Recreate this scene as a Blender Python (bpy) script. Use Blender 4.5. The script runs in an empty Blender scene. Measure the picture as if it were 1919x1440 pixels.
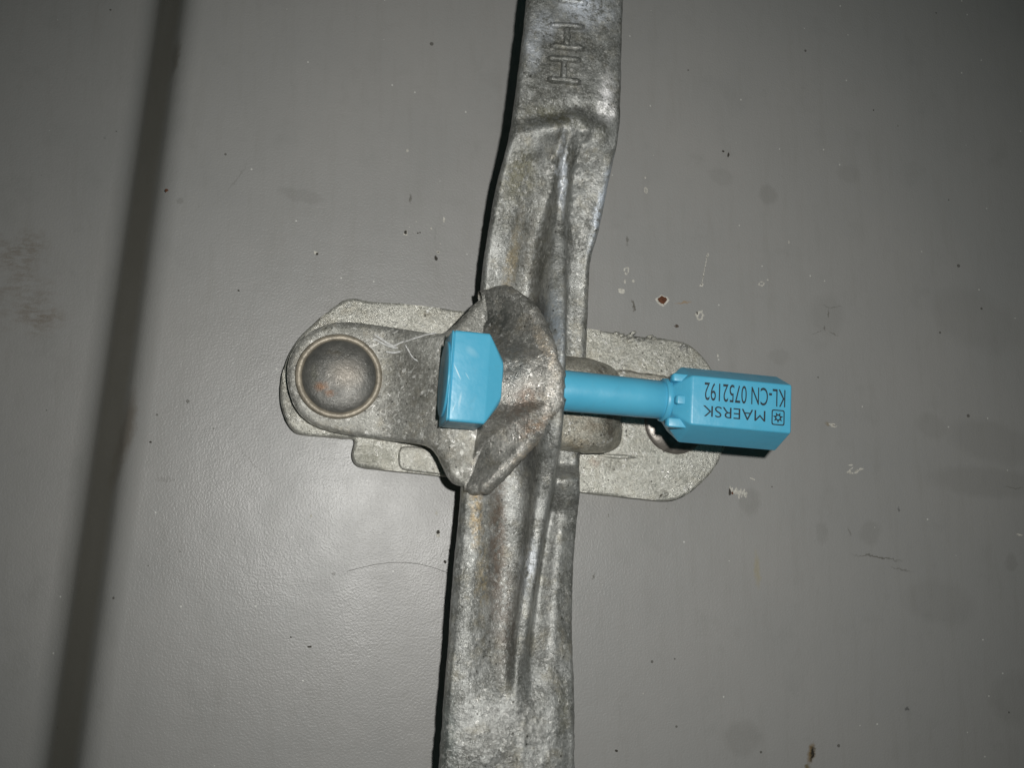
import bpy, bmesh, math, random
from mathutils import Vector, Matrix, noise
R = random.Random(7)
sc = bpy.context.scene
COL = sc.collection

# ------------------------------------------------------------------ camera
# local frame of the door: u right, v up, w out of the door; one unit = 0.2 mm
S = 0.0002
Z0 = 1.2
CU = Vector((-360.0, -305.0, 1900.0))           # camera, 380 mm from the door
def W(p):                                       # door frame -> world
    return Vector((p[0]*S, -p[2]*S, p[1]*S + Z0))
fwd = (-CU).normalized()
rgt = fwd.cross(Vector((0, 1, 0))).normalized()
upv = rgt.cross(fwd).normalized()
F = CU.length
def U(x, y, w=0.0):                             # where a sight line meets the level w above the door
    d = fwd*F + rgt*(x-959.5) + upv*(720-y)
    t = (w - CU.z)/d.z
    return CU + d*t
cam = bpy.data.cameras.new('camera'); co = bpy.data.objects.new('camera', cam); COL.objects.link(co)
cam.sensor_width = 36; cam.lens = 36*F/1919.0
cam.clip_start = 0.01; cam.clip_end = 50
def wd(v): return Vector((v[0], -v[2], v[1]))
m = Matrix((wd(rgt), wd(upv), wd(-fwd))).transposed().to_4x4()
m.translation = W(CU); co.matrix_world = m
sc.camera = co

# ------------------------------------------------------------------ light: dark surroundings, one camera flash
world = bpy.data.worlds.new('World'); sc.world = world; world.use_nodes = True
bg = world.node_tree.nodes['Background']; bg.inputs[0].default_value = (0.45, 0.85, 0.8, 1); bg.inputs[1].default_value = 0.026
fl = bpy.data.lights.new('flash', 'SPOT'); fo = bpy.data.objects.new('flash', fl); COL.objects.link(fo)
fl.energy = 4.65; fl.color = (1.0, 0.985, 0.95); fl.shadow_soft_size = 0.006
fl.spot_size = math.radians(94); fl.spot_blend = 1.0
FL = Vector((CU.x+215, CU.y+160, 1900.0))
fo.location = W(FL)
aim = U(985, 770, 0)
fo.rotation_euler = (W(aim)-W(FL)).to_track_quat('-Z', 'Y').to_euler()
sc.view_settings.view_transform = 'Standard'; sc.view_settings.look = 'None'
sc.view_settings.exposure = 0.0; sc.view_settings.gamma = 1.0; sc.view_settings.use_curve_mapping = False
sc.render.engine = 'CYCLES'

# ------------------------------------------------------------------ node helper
class NT:
    def __init__(s, name):
        s.mat = bpy.data.materials.new(name); s.mat.use_nodes = True
        s.t = s.mat.node_tree; s.b = s.t.nodes['Principled BSDF']
        s.co = s.t.nodes.new('ShaderNodeTexCoord').outputs['Object']
    def put(s, sock, v):
        if isinstance(v, bpy.types.NodeSocket): s.t.links.new(v, sock)
        elif isinstance(v, (tuple, list)) and len(v) == 3 and sock.type == 'RGBA': sock.default_value = (*v, 1)
        else: sock.default_value = v
    def noise(s, scale, detail=4, rough=0.55, vec=None, out='Fac', dist=0):
        n = s.t.nodes.new('ShaderNodeTexNoise'); s.put(n.inputs['Vector'], vec or s.co)
        n.inputs['Scale'].default_value = scale; n.inputs['Detail'].default_value = detail
        n.inputs['Roughness'].default_value = rough; n.inputs['Distortion'].default_value = dist
        return n.outputs[out]
    def voro(s, scale, out='Distance', vec=None, feature='F1'):
        n = s.t.nodes.new('ShaderNodeTexVoronoi'); s.put(n.inputs['Vector'], vec or s.co); n.feature = feature
        n.inputs['Scale'].default_value = scale
        return n.outputs[out]
    def math(s, op, a, b=0.0, clamp=False):
        n = s.t.nodes.new('ShaderNodeMath'); n.operation = op; n.use_clamp = clamp
        s.put(n.inputs[0], a); s.put(n.inputs[1], b); return n.outputs[0]
    def mr(s, v, a, b, c=0.0, d=1.0, smooth=False):
        n = s.t.nodes.new('ShaderNodeMapRange')
        if smooth: n.interpolation_type = 'SMOOTHSTEP'
        for i, x in enumerate((v, a, b, c, d)): s.put(n.inputs[i], x)
        return n.outputs[0]
    def mix(s, f, a, b, mode='MIX'):
        n = s.t.nodes.new('ShaderNodeMix'); n.data_type = 'RGBA'; n.blend_type = mode
        s.put(n.inputs[0], f); s.put(n.inputs[6], a); s.put(n.inputs[7], b); return n.outputs[2]
    def sep(s, v, i):
        n = s.t.nodes.new('ShaderNodeSeparateXYZ'); s.put(n.inputs[0], v); return n.outputs[i]
    def vadd(s, a, b, sc_=1.0):
        n = s.t.nodes.new('ShaderNodeVectorMath'); n.operation = 'MULTIPLY_ADD'
        s.put(n.inputs[0], b); n.inputs[1].default_value = (sc_,)*3; s.put(n.inputs[2], a); return n.outputs[0]
    def mask(s, vec, px, py, rx, ry, ang=0, soft=0.4, w=0.0):
        n = s.t.nodes.new('ShaderNodeMapping'); n.vector_type = 'TEXTURE'
        s.put(n.inputs[0], vec)
        n.inputs[1].default_value = W(U(px, py, w)); n.inputs[2].default_value = (0, math.radians(ang), 0)
        n.inputs[3].default_value = (rx*S, 1.0, ry*S)
        l = s.t.nodes.new('ShaderNodeVectorMath'); l.operation = 'LENGTH'; s.put(l.inputs[0], n.outputs[0])
        return s.mr(l.outputs['Value'], 1.0, 1.0-soft)
    def bump(s, h, strength, dist, nrm=None):
        n = s.t.nodes.new('ShaderNodeBump'); n.inputs['Strength'].default_value = strength
        n.inputs['Distance'].default_value = dist; s.put(n.inputs['Height'], h)
        if nrm: s.put(n.inputs['Normal'], nrm)
        return n.outputs[0]
    def fin(s, col, rough, metal=0.0, nrm=None, spec=None, coat=None):
        s.put(s.b.inputs['Base Color'], col); s.put(s.b.inputs['Roughness'], rough); s.put(s.b.inputs['Metallic'], metal)
        if nrm: s.put(s.b.inputs['Normal'], nrm)
        if spec is not None: s.b.inputs['Specular IOR Level'].default_value = spec
        return s.mat

# ------------------------------------------------------------------ materials
def mat_door():
    k = NT('grey_door_paint')
    warp = k.vadd(k.vadd(k.co, k.noise(700, 4, out='Color'), 0.0016), k.noise(150, 4, 0.7, out='Color'), 0.005)
    warp = k.vadd(warp, (-1.0, 0.0, -1.0), 0.0033)
    big = k.noise(9, 4, 0.6); fine = k.noise(2600, 2, 0.6); mid = k.noise(60, 5, 0.65)
    c = k.mix(k.mr(big, 0.3, 0.7), (0.315, 0.308, 0.295), (0.28, 0.28, 0.272))
    mp = k.t.nodes.new('ShaderNodeMapping'); k.put(mp.inputs[0], k.co); mp.inputs[2].default_value = (0, math.radians(8), 0); mp.inputs[3].default_value = (1, 1, 0.12)
    c = k.mix(k.mr(k.noise(220, 5, 0.7, vec=mp.outputs[0]), 0.5, 0.8, 0, 0.22), c, (0.20, 0.19, 0.165))
    c = k.mix(k.mr(k.noise(420, 4, 0.7), 0.55, 0.8, 0, 0.18), c, (0.21, 0.205, 0.19))
    c = k.mix(k.mr(mid, 0.56, 0.8, 0, 0.30), c, (0.20, 0.20, 0.185))
    c = k.mix(k.mr(fine, 0.3, 0.7, 0, 0.13), c, (0.18, 0.18, 0.18))
    # vague grime patches
    for px, py, rx, ry, a, st in [(1440,365,22,24,0,.2),(1352,330,30,22,20,.12),(1406,942,24,30,0,.18),(1392,1385,42,38,0,.15),
            (1830,600,120,70,20,.12),(1860,830,120,50,12,.14),(1850,905,150,36,4,.16),(1745,800,40,30,20,.12),(1895,1055,16,22,0,.2),
            (950,770,520,260,7,.10),(1900,1310,60,60,0,.12),(1760,1130,90,50,10,.12),(565,365,50,14,10,.16),(1540,1000,16,26,0,.16),(1550,590,40,50,0,.12),
            (338,377,8,7,0,.3),(310,898,18,7,0,.25),(1460,670,26,18,0,.12),(1590,325,30,24,0,.12),(1630,1000,26,30,20,.16),(990,480,40,30,0,.1)]:
        c = k.mix(k.math('MULTIPLY', k.mask(warp, px, py, rx, ry, a, 0.35), st), c, (0.13, 0.125, 0.11))
    # long scratches and scuffs
    for px, py, rx, ry, a, st in [(1645,1045,62,2.5,7,.6),(1690,1068,30,2,14,.4),(770,373,3,12,-8,.6),(1176,451,4,11,-10,.55),(1186,575,2.6,14,-8,.85),
            (1592,996,2,14,-30,.4),(1141,967,1.6,5,30,.7),(1110,1085,1.5,9,35,.6),(446,330,1.3,46,28,.25),(478,872,1.6,52,-44,.4),(1900,915,26,2,3,.5),
            (1552,588,2,12,0,.6),(1545,615,3,8,10,.6),(1565,577,18,1.6,-8,.4),(1532,625,16,1.4,-25,.5),(1562,625,12,1.6,10,.5),(1548,575,14,1.5,30,.4)]:
        c = k.mix(k.math('MULTIPLY', k.mask(warp, px, py, rx, ry, a, 0.7), st), c, (0.07, 0.062, 0.045))
    # rust and ochre
    mq = k.t.nodes.new('ShaderNodeMapping'); k.put(mq.inputs[0], k.co); mq.inputs[2].default_value = (0, math.radians(-25), 0); mq.inputs[3].default_value = (0.35, 1, 1)
    nb = k.math('MULTIPLY', k.mr(k.noise(420, 6, 0.8, vec=mq.outputs[0]), 0.42, 0.58), k.mr(k.noise(70, 4, 0.6), 0.36, 0.52))
    for px, py, rx, ry, a, st in [(40,470,60,66,0,.5),(82,590,60,48,-30,.5),(30,540,100,130,0,.3)]:
        f = k.math('MULTIPLY', k.math('MULTIPLY', k.mask(warp, px, py, rx, ry, a, 0.9, -180), nb), st)
        c = k.mix(f, c, (0.12, 0.078, 0.038))
    for px, py, rx, ry, a, st, cl in [(1418,1068,7,42,0,.30,(0.32,0.26,0.10)),(1557,797,16,3,12,.5,(.2,.15,.07)),(1521,1412,9,20,24,.85,(.16,.10,.03)),(1523,1413,5,16,26,.95,(.02,.02,.018)),
            (1514,1438,7,10,-10,.8,(.12,.09,.03)),(325,95,13,45,8,.5,(.08,.065,.04)),(233,800,22,75,8,.45,(.11,.075,.04)),(212,860,16,70,8,.45,(.09,.065,.04)),
            (1268,610,4,4,0,.9,(.05,.03,.015)),(1280,566,22,3,-14,.5,(.3,.17,.05)),(815,437,22,2.6,-85,.15,(.1,.1,.09)),(1700,1328,5,5,0,.7,(.07,.07,.07)),(1685,954,4,4,0,.6,(.07,.07,.07))]:
        c = k.mix(k.math('MULTIPLY', k.mask(warp, px, py, rx, ry, a, 0.6), st), c, cl)
    # specks
    v = k.voro(95); r = k.sep(k.voro(95, 'Color'), 0)
    dk = k.math('MULTIPLY', k.math('LESS_THAN', v, k.mr(r, 0.55, 1, 0.0, 0.075)), k.math('GREATER_THAN', r, 0.55))
    c = k.mix(k.math('MULTIPLY', dk, 0.7), c, (0.06, 0.055, 0.045))
    v2 = k.voro(140, vec=k.vadd(k.co, (3.1, 2.2, 1.7))); r2 = k.sep(k.voro(140, 'Color', vec=k.vadd(k.co, (3.1, 2.2, 1.7))), 1)
    wk = k.math('MULTIPLY', k.math('LESS_THAN', v2, 0.05), k.math('GREATER_THAN', r2, 0.88))
    c = k.mix(k.math('MULTIPLY', wk, 0.7), c, (0.6, 0.6, 0.56))
    rough = k.mr(k.noise(40, 4), 0.3, 0.7, 0.32, 0.42)
    # the sloping web of the corrugation is dirtier and dull
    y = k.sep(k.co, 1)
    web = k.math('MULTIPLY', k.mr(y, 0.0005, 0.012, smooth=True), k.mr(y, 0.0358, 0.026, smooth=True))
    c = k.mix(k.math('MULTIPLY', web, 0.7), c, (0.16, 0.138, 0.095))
    nr = k.bump(k.noise(1300, 3, 0.6), 0.5, 0.00022)
    nr = k.bump(k.noise(150, 3, 0.5), 0.12, 0.0008, nr)
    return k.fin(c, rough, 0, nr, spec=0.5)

def mat_galv(name, base, dark, warm, rough=(0.35, 0.6), metal=0.55, spots=(), crust=0.5, grain=1.0, glint=0.7):
    k = NT(name)
    g = k.noise(1250, 4, 0.8); g2 = k.noise(330, 4, 0.65); lo = k.noise(80, 6, 0.72); lo2 = k.noise(130, 5, 0.7, vec=k.vadd(k.co, (5., 1., 2.)))
    c = k.mix(k.mr(lo, 0.43, 0.57), base, dark)
    c = k.mix(k.mr(lo2, 0.52, 0.72, 0, 0.8), c, warm)
    c = k.mix(k.mr(g, 0.44, 0.32, 0, 0.85), c, tuple(x*0.35 for x in dark))
    c = k.mix(k.mr(g, 0.54, 0.68, 0, 0.8), c, tuple(min(1, x*1.75) for x in base))
    c = k.mix(k.mr(g2, 0.6, 0.75, 0, 0.35*crust), c, (0.62, 0.62, 0.60))
    warp = k.vadd(k.co, k.noise(300, 5, 0.7, out='Color'), 0.006)
    brk = k.mr(k.noise(380, 6, 0.8), 0.40, 0.54)
    for px, py, w, rx, ry, a, st, cl in spots:
        f = k.math('MULTIPLY', k.mask(warp, px+14, py-14, rx, ry, a, 0.7, w), k.math('MULTIPLY', brk, st))
        c = k.mix(f, c, cl)
    pit = k.math('MULTIPLY', k.math('LESS_THAN', k.voro(420), 0.16), k.math('GREATER_THAN', k.sep(k.voro(420, 'Color'), 0), 0.8))
    c = k.mix(k.math('MULTIPLY', pit, 0.75), c, (0.04, 0.038, 0.03))
    fl_ = k.voro(1000, 'Color'); sp = k.mr(k.sep(fl_, 1), 0.86, 0.97, 0, glint)
    c = k.mix(k.math('MULTIPLY', sp, k.mr(g2, 0.42, 0.6)), c, (0.85, 0.84, 0.80))
    rgh = k.math('SUBTRACT', k.mr(k.noise(500, 4, 0.7), 0.3, 0.7, rough[0], rough[1]), k.math('MULTIPLY', sp, 0.15))
    fk = k.voro(1150, 'Color')
    nr = k.bump(k.sep(fk, 0), 0.6*grain, 0.0003)
    nr = k.bump(g, 0.8*grain, 0.00035, nr)
    nr = k.bump(g2, 0.6, 0.0007, nr)
    nr = k.bump(pit, -0.4, 0.0004, nr)
    return k.fin(c, rgh, metal, nr)

WHT = (0.78, 0.82, 0.88); BRN = (0.20, 0.135, 0.075); DRK = (0.10, 0.10, 0.085); OCH = (0.42, 0.33, 0.18)
def mat_plastic():
    k = NT('blue_plastic')
    c = k.mix(k.mr(k.noise(60, 4), 0.35, 0.7), (0.075, 0.385, 0.575), (0.09, 0.42, 0.61))
    c = k.mix(k.mr(k.noise(900, 3), 0.66, 0.8, 0, 0.25), c, (0.25, 0.5, 0.6))
    c = k.mix(k.mr(k.noise(320, 6, 0.75), 0.56, 0.75, 0, 0.30), c, (0.09, 0.28, 0.36))
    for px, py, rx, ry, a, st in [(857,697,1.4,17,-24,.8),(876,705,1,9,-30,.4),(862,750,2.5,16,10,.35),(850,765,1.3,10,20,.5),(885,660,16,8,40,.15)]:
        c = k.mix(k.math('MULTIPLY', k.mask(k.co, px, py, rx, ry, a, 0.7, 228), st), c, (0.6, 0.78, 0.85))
    nr = k.bump(k.noise(1400, 3), 0.07, 0.0003)
    nr = k.bump(k.noise(110, 3), 0.2, 0.0012, nr)
    return k.fin(c, k.mr(k.noise(200, 4), 0.3, 0.7, 0.30, 0.46), 0, nr)
def simple(name, col, rough, metal=0, var=0.25, sc_=400, bump=0.2):
    k = NT(name)
    c = k.mix(k.mr(k.noise(sc_, 5, 0.65), 0.35, 0.68), col, tuple(x*(1-var) for x in col))
    return k.fin(c, rough, metal, k.bump(k.noise(sc_*2.5, 4, 0.65), bump, 0.0004))
def mat_rivet():
    k = NT('worn_rivet_steel')
    c = k.mix(k.mr(k.noise(130, 5, 0.65), 0.35, 0.65), (0.17, 0.165, 0.15), (0.10, 0.10, 0.092))
    warp = k.vadd(k.co, k.noise(500, 5, 0.7, out='Color'), 0.004)
    for px, py, w, rx, ry, st, cl in [(602, 722, 80, 16, 10, .8, (.16, .075, .03)), (650, 700, 80, 40, 32, .5, (.33, .29, .24)), (620, 735, 80, 12, 8, .7, (.15, .07, .03)), (628, 660, 80, 18, 6, .7, (.07, .06, .04)), (590, 700, 80, 10, 24, .5, (.12,.12,.09))]:
        c = k.mix(k.math('MULTIPLY', k.mask(warp, px+10, py-10, rx, ry, 0, 0.8, w), st), c, cl)
    nr = k.bump(k.noise(260, 6, 0.7), 0.35, 0.0009); nr = k.bump(k.noise(1300, 4, 0.75), 0.5, 0.0003, nr)
    return k.fin(c, k.mr(k.noise(400, 4), 0.3, 0.7, 0.24, 0.5), 0.35, nr)

M = {}
M['door'] = mat_door()
M['primer'] = simple('chipped_primer', (0.62, 0.60, 0.54), 0.8, 0, 0.5, 900, 0.6)
M['rust'] = simple('rust_spot', (0.13, 0.045, 0.018), 0.85, 0, 0.5, 900, 0.6)
M['dirt'] = simple('dark_dirt', (0.05, 0.045, 0.035), 0.8, 0, 0.4)
M['plate'] = mat_galv('galvanised_plate', (0.60, 0.59, 0.53), (0.48, 0.47, 0.415), (0.54, 0.51, 0.42), (0.30, 0.46), 0.6,
    spots=[(1190, 635, 25, 55, 10, 8, .9, (.16, .16, .15)), (1280, 652, 25, 22, 9, 20, .8, (.2, .2, .2)), (800, 588, 25, 9, 9, 0, 1, (.12, .10, .06)), (1116, 866, 25, 14, 12, 0, .7, (.40,.30,.24)), (1243, 928, 25, 12, 8, 0, 1, (.08,.07,.05)),
           (1150, 870, 25, 40, 16, 0, .6, (.16,.15,.12)), (700, 855, 25, 50, 22, 0, .7, (.22,.215,.17)), (550, 750, 25, 30, 60, 0, .6, (.2,.2,.18)), (600, 600, 25, 50, 20, 30, .6, (.22,.2,.16))], crust=0.7, grain=1.25)
M['lug'] = mat_galv('galvanised_lug', (0.44, 0.42, 0.36), (0.26, 0.25, 0.21), (0.40, 0.34, 0.25), (0.26, 0.46), 0.5,
    spots=[(1130, 690, 110, 26, 16, 0, .9, (.12,.11,.09)), (1148, 800, 110, 16, 50, 0, .9, (.13,.115,.09)), (1085, 830, 110, 40, 14, 0, .6, (.3,.24,.15)), (1110, 800, 110, 26, 18, 0, .6, (.2,.16,.11))], crust=0.8, grain=1.3)  # darkest spots paint in the shade of the lug's rounded right end
M['arm'] = mat_galv('galvanised_arm', (0.44, 0.435, 0.40), (0.28, 0.275, 0.25), (0.40, 0.365, 0.29), (0.28, 0.52), 0.45,
    spots=[(870, 600, 110, 70, 50, 0, .8, (.13,.13,.115)), (790, 720, 90, 75, 80, 0, .65, (.16, .155, .13)), (850, 865, 110, 60, 80, 0, .7, (.17, .165, .14)), (640, 620, 60, 60, 14, 0, .5, (.2,.2,.17)), (720, 690, 62, 24, 50, 0, .6, (.42,.40,.33)), (600, 800, 62, 60, 18, 20, .5, (.42,.39,.32)), (940, 600, 140, 40, 70, -20, .7, (.085, .09, .085)), (1000, 760, 190, 30, 60, 10, .6, (.25, .17, .12)), (960, 690, 160, 24, 60, 0, .5, (.25,.27,.27)), (1015, 660, 200, 16, 60, -20, .8, (.45, .36, .24)), (1010, 800, 190, 34, 18, -40, .7, (.33,.21,.14))], crust=0.3)  # near-black spot beside the fold paints the crease shadow into the colour
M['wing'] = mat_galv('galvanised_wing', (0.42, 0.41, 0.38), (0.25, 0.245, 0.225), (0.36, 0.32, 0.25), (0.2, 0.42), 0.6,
    spots=[(930, 600, 130, 35, 70, -10, .8, (.09, .097, .09)), (975, 760, 170, 34, 50, 10, .6, (.2, .13, .09)), (955, 690, 150, 26, 70, 0, .6, (.24,.26,.26)), (1020, 650, 200, 12, 70, -20, .9, (.6, .52, .42)), (1030, 750, 225, 10, 60, 8, .9, (.7,.66,.6)), (990, 845, 190, 50, 9, -38, .8, (.6,.52,.42)), (1000, 800, 190, 40, 14, -40, .8, (.36,.25,.17))], crust=0.8)  # pale spots paint lip highlights on worn metal; the first paints crease shade
M['handle'] = mat_galv('weathered_handle', (0.365, 0.37, 0.355), (0.18, 0.182, 0.168), (0.32, 0.30, 0.24), (0.28, 0.5), 0.5,
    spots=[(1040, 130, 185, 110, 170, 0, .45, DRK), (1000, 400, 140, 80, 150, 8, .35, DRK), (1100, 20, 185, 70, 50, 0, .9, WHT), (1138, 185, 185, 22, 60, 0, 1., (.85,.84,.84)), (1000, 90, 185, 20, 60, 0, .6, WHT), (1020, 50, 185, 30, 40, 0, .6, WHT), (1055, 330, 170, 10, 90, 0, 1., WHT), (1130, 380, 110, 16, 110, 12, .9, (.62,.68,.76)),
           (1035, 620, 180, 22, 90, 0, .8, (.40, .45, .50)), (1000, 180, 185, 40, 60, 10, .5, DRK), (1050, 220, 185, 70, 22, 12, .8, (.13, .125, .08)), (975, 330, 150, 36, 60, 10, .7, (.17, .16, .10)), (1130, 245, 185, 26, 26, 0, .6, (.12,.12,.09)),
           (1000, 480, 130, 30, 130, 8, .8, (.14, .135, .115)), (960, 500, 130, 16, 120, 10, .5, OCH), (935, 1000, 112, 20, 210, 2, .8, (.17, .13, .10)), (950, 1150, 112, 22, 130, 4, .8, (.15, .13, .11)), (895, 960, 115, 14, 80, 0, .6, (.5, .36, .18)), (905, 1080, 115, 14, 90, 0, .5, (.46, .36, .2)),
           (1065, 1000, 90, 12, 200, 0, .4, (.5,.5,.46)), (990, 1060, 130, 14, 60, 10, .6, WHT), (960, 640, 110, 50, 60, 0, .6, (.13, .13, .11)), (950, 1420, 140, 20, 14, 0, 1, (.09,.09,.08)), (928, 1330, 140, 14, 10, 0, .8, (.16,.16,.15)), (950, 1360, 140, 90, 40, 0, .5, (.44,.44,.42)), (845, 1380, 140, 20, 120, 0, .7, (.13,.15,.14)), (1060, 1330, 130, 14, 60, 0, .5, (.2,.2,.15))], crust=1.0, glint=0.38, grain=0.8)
M['rivet'] = mat_rivet()
M['darkrivet'] = simple('dark_rivet_steel', (0.22, 0.20, 0.175), 0.3, 0.35, 0.5, 300, 0.25)
M['ring'] = simple('rivet_collar', (0.34, 0.30, 0.235), 0.45, 0.3, 0.5, 250, 0.5)
M['blue'] = mat_plastic()
M['ink'] = simple('black_ink', (0.018, 0.03, 0.04), 0.55, 0, 0.2)
M['steelgrey'] = simple('grey_steel', (0.30, 0.30, 0.28), 0.4, 0.6)
M['film'] = simple('white_film_glint', (0.80, 0.80, 0.78), 0.15, 0.0, 0.3, 900, 0.8)  # near-white base colour stands in for glints on the film

# ------------------------------------------------------------------ object helpers
def link(name, bm, mats, parent=None, smooth=True, recalc=True):
    if recalc: bmesh.ops.recalc_face_normals(bm, faces=bm.faces)
    me = bpy.data.meshes.new(name); bm.to_mesh(me); bm.free()
    for mm in (mats if isinstance(mats, list) else [mats]): me.materials.append(mm)
    for p in me.polygons: p.use_smooth = smooth
    o = bpy.data.objects.new(name, me); COL.objects.link(o)
    if parent:
        o.parent = parent; o.matrix_parent_inverse = Matrix.Translation(parent.location).inverted()
    return o
def thing(name, label, cat, p, group=None):
    o = bpy.data.objects.new(name, None); COL.objects.link(o); o.empty_display_size = 0.01
    o.location = W(p); o['label'] = label; o['category'] = cat
    if group: o['group'] = group
    return o
def sharp(o, ang=35):
    me = o.data
    bm = bmesh.new(); bm.from_mesh(me)
    for e in bm.edges:
        if len(e.link_faces) == 2 and e.calc_face_angle(0) > math.radians(ang): e.smooth = False
    bm.to_mesh(me); bm.free()
def wn(o):
    md = o.modifiers.new('wn', 'WEIGHTED_NORMAL'); md.keep_sharp = True
def cr(pts, n):                                 # smooth closed outline through the points
    out = []; L = len(pts)
    for i in range(L):
        p0, p1, p2, p3 = (Vector(pts[(i+j-1) % L]) for j in range(4))
        d1 = max((p2-p1).length, 1e-3)
        m1 = (p2-p0)*(d1/max((p1-p0).length+d1, 1e-3)); m2 = (p3-p1)*(d1/max((p3-p2).length+d1, 1e-3))
        for k in range(n):
            t = k/n; t2 = t*t; t3 = t2*t
            out.append(p1*(2*t3-3*t2+1)+m1*(t3-2*t2+t)+p2*(-2*t3+3*t2)+m2*(t3-t2))
    return out
def prism(outline, w0, w1, bev=4, seg=3, smooth=6, jit=0.0):
    pts = cr(outline, smooth) if smooth else [Vector(p) for p in outline]
    if jit: pts = [p + Vector((noise.noise((p.x*.06, p.y*.06, 1.3)), noise.noise((p.x*.06, p.y*.06, 7.3))))*jit for p in pts]
    bm = bmesh.new()
    top = [bm.verts.new(W(U(p.x, p.y, w1))) for p in pts]
    f = bm.faces.new(top)
    r = bmesh.ops.extrude_face_region(bm, geom=[f])
    nv = [g for g in r['geom'] if isinstance(g, bmesh.types.BMVert)]
    # the extruded copy becomes the back
    for v in nv: v.co.y += (w1-w0)*S
    bm.edges.ensure_lookup_table()
    tope = [e for e in bm.edges if all(v in top for v in e.verts)]
    if bev: bmesh.ops.bevel(bm, geom=tope, offset=bev*S, segments=seg, profile=0.5, affect='EDGES')
    return bm
def interp(xs, ys, x):                          # monotone-ish cubic hermite
    n = len(xs)
    if x <= xs[0]: return ys[0]
    if x >= xs[-1]: return ys[-1]
    i = 0
    while x > xs[i+1]: i += 1
    def sl(j):
        if j <= 0 or j >= n-1: return 0.0
        a = (ys[j]-ys[j-1])/(xs[j]-xs[j-1]); b = (ys[j+1]-ys[j])/(xs[j+1]-xs[j])
        return 0.0 if a*b <= 0 else 2*a*b/(a+b)
    if i == 0: m0 = (ys[1]-ys[0])/(xs[1]-xs[0])
    else: m0 = sl(i)
    m1 = sl(i+1) if i+1 < n-1 else (ys[-1]-ys[-2])/(xs[-1]-xs[-2])
    h = xs[i+1]-xs[i]; t = (x-xs[i])/h; t2 = t*t; t3 = t2*t
    return ys[i]*(2*t3-3*t2+1)+m0*h*(t3-2*t2+t)+ys[i+1]*(-2*t3+3*t2)+m1*h*(t3-t2)

# ------------------------------------------------------------------ the door

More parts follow.
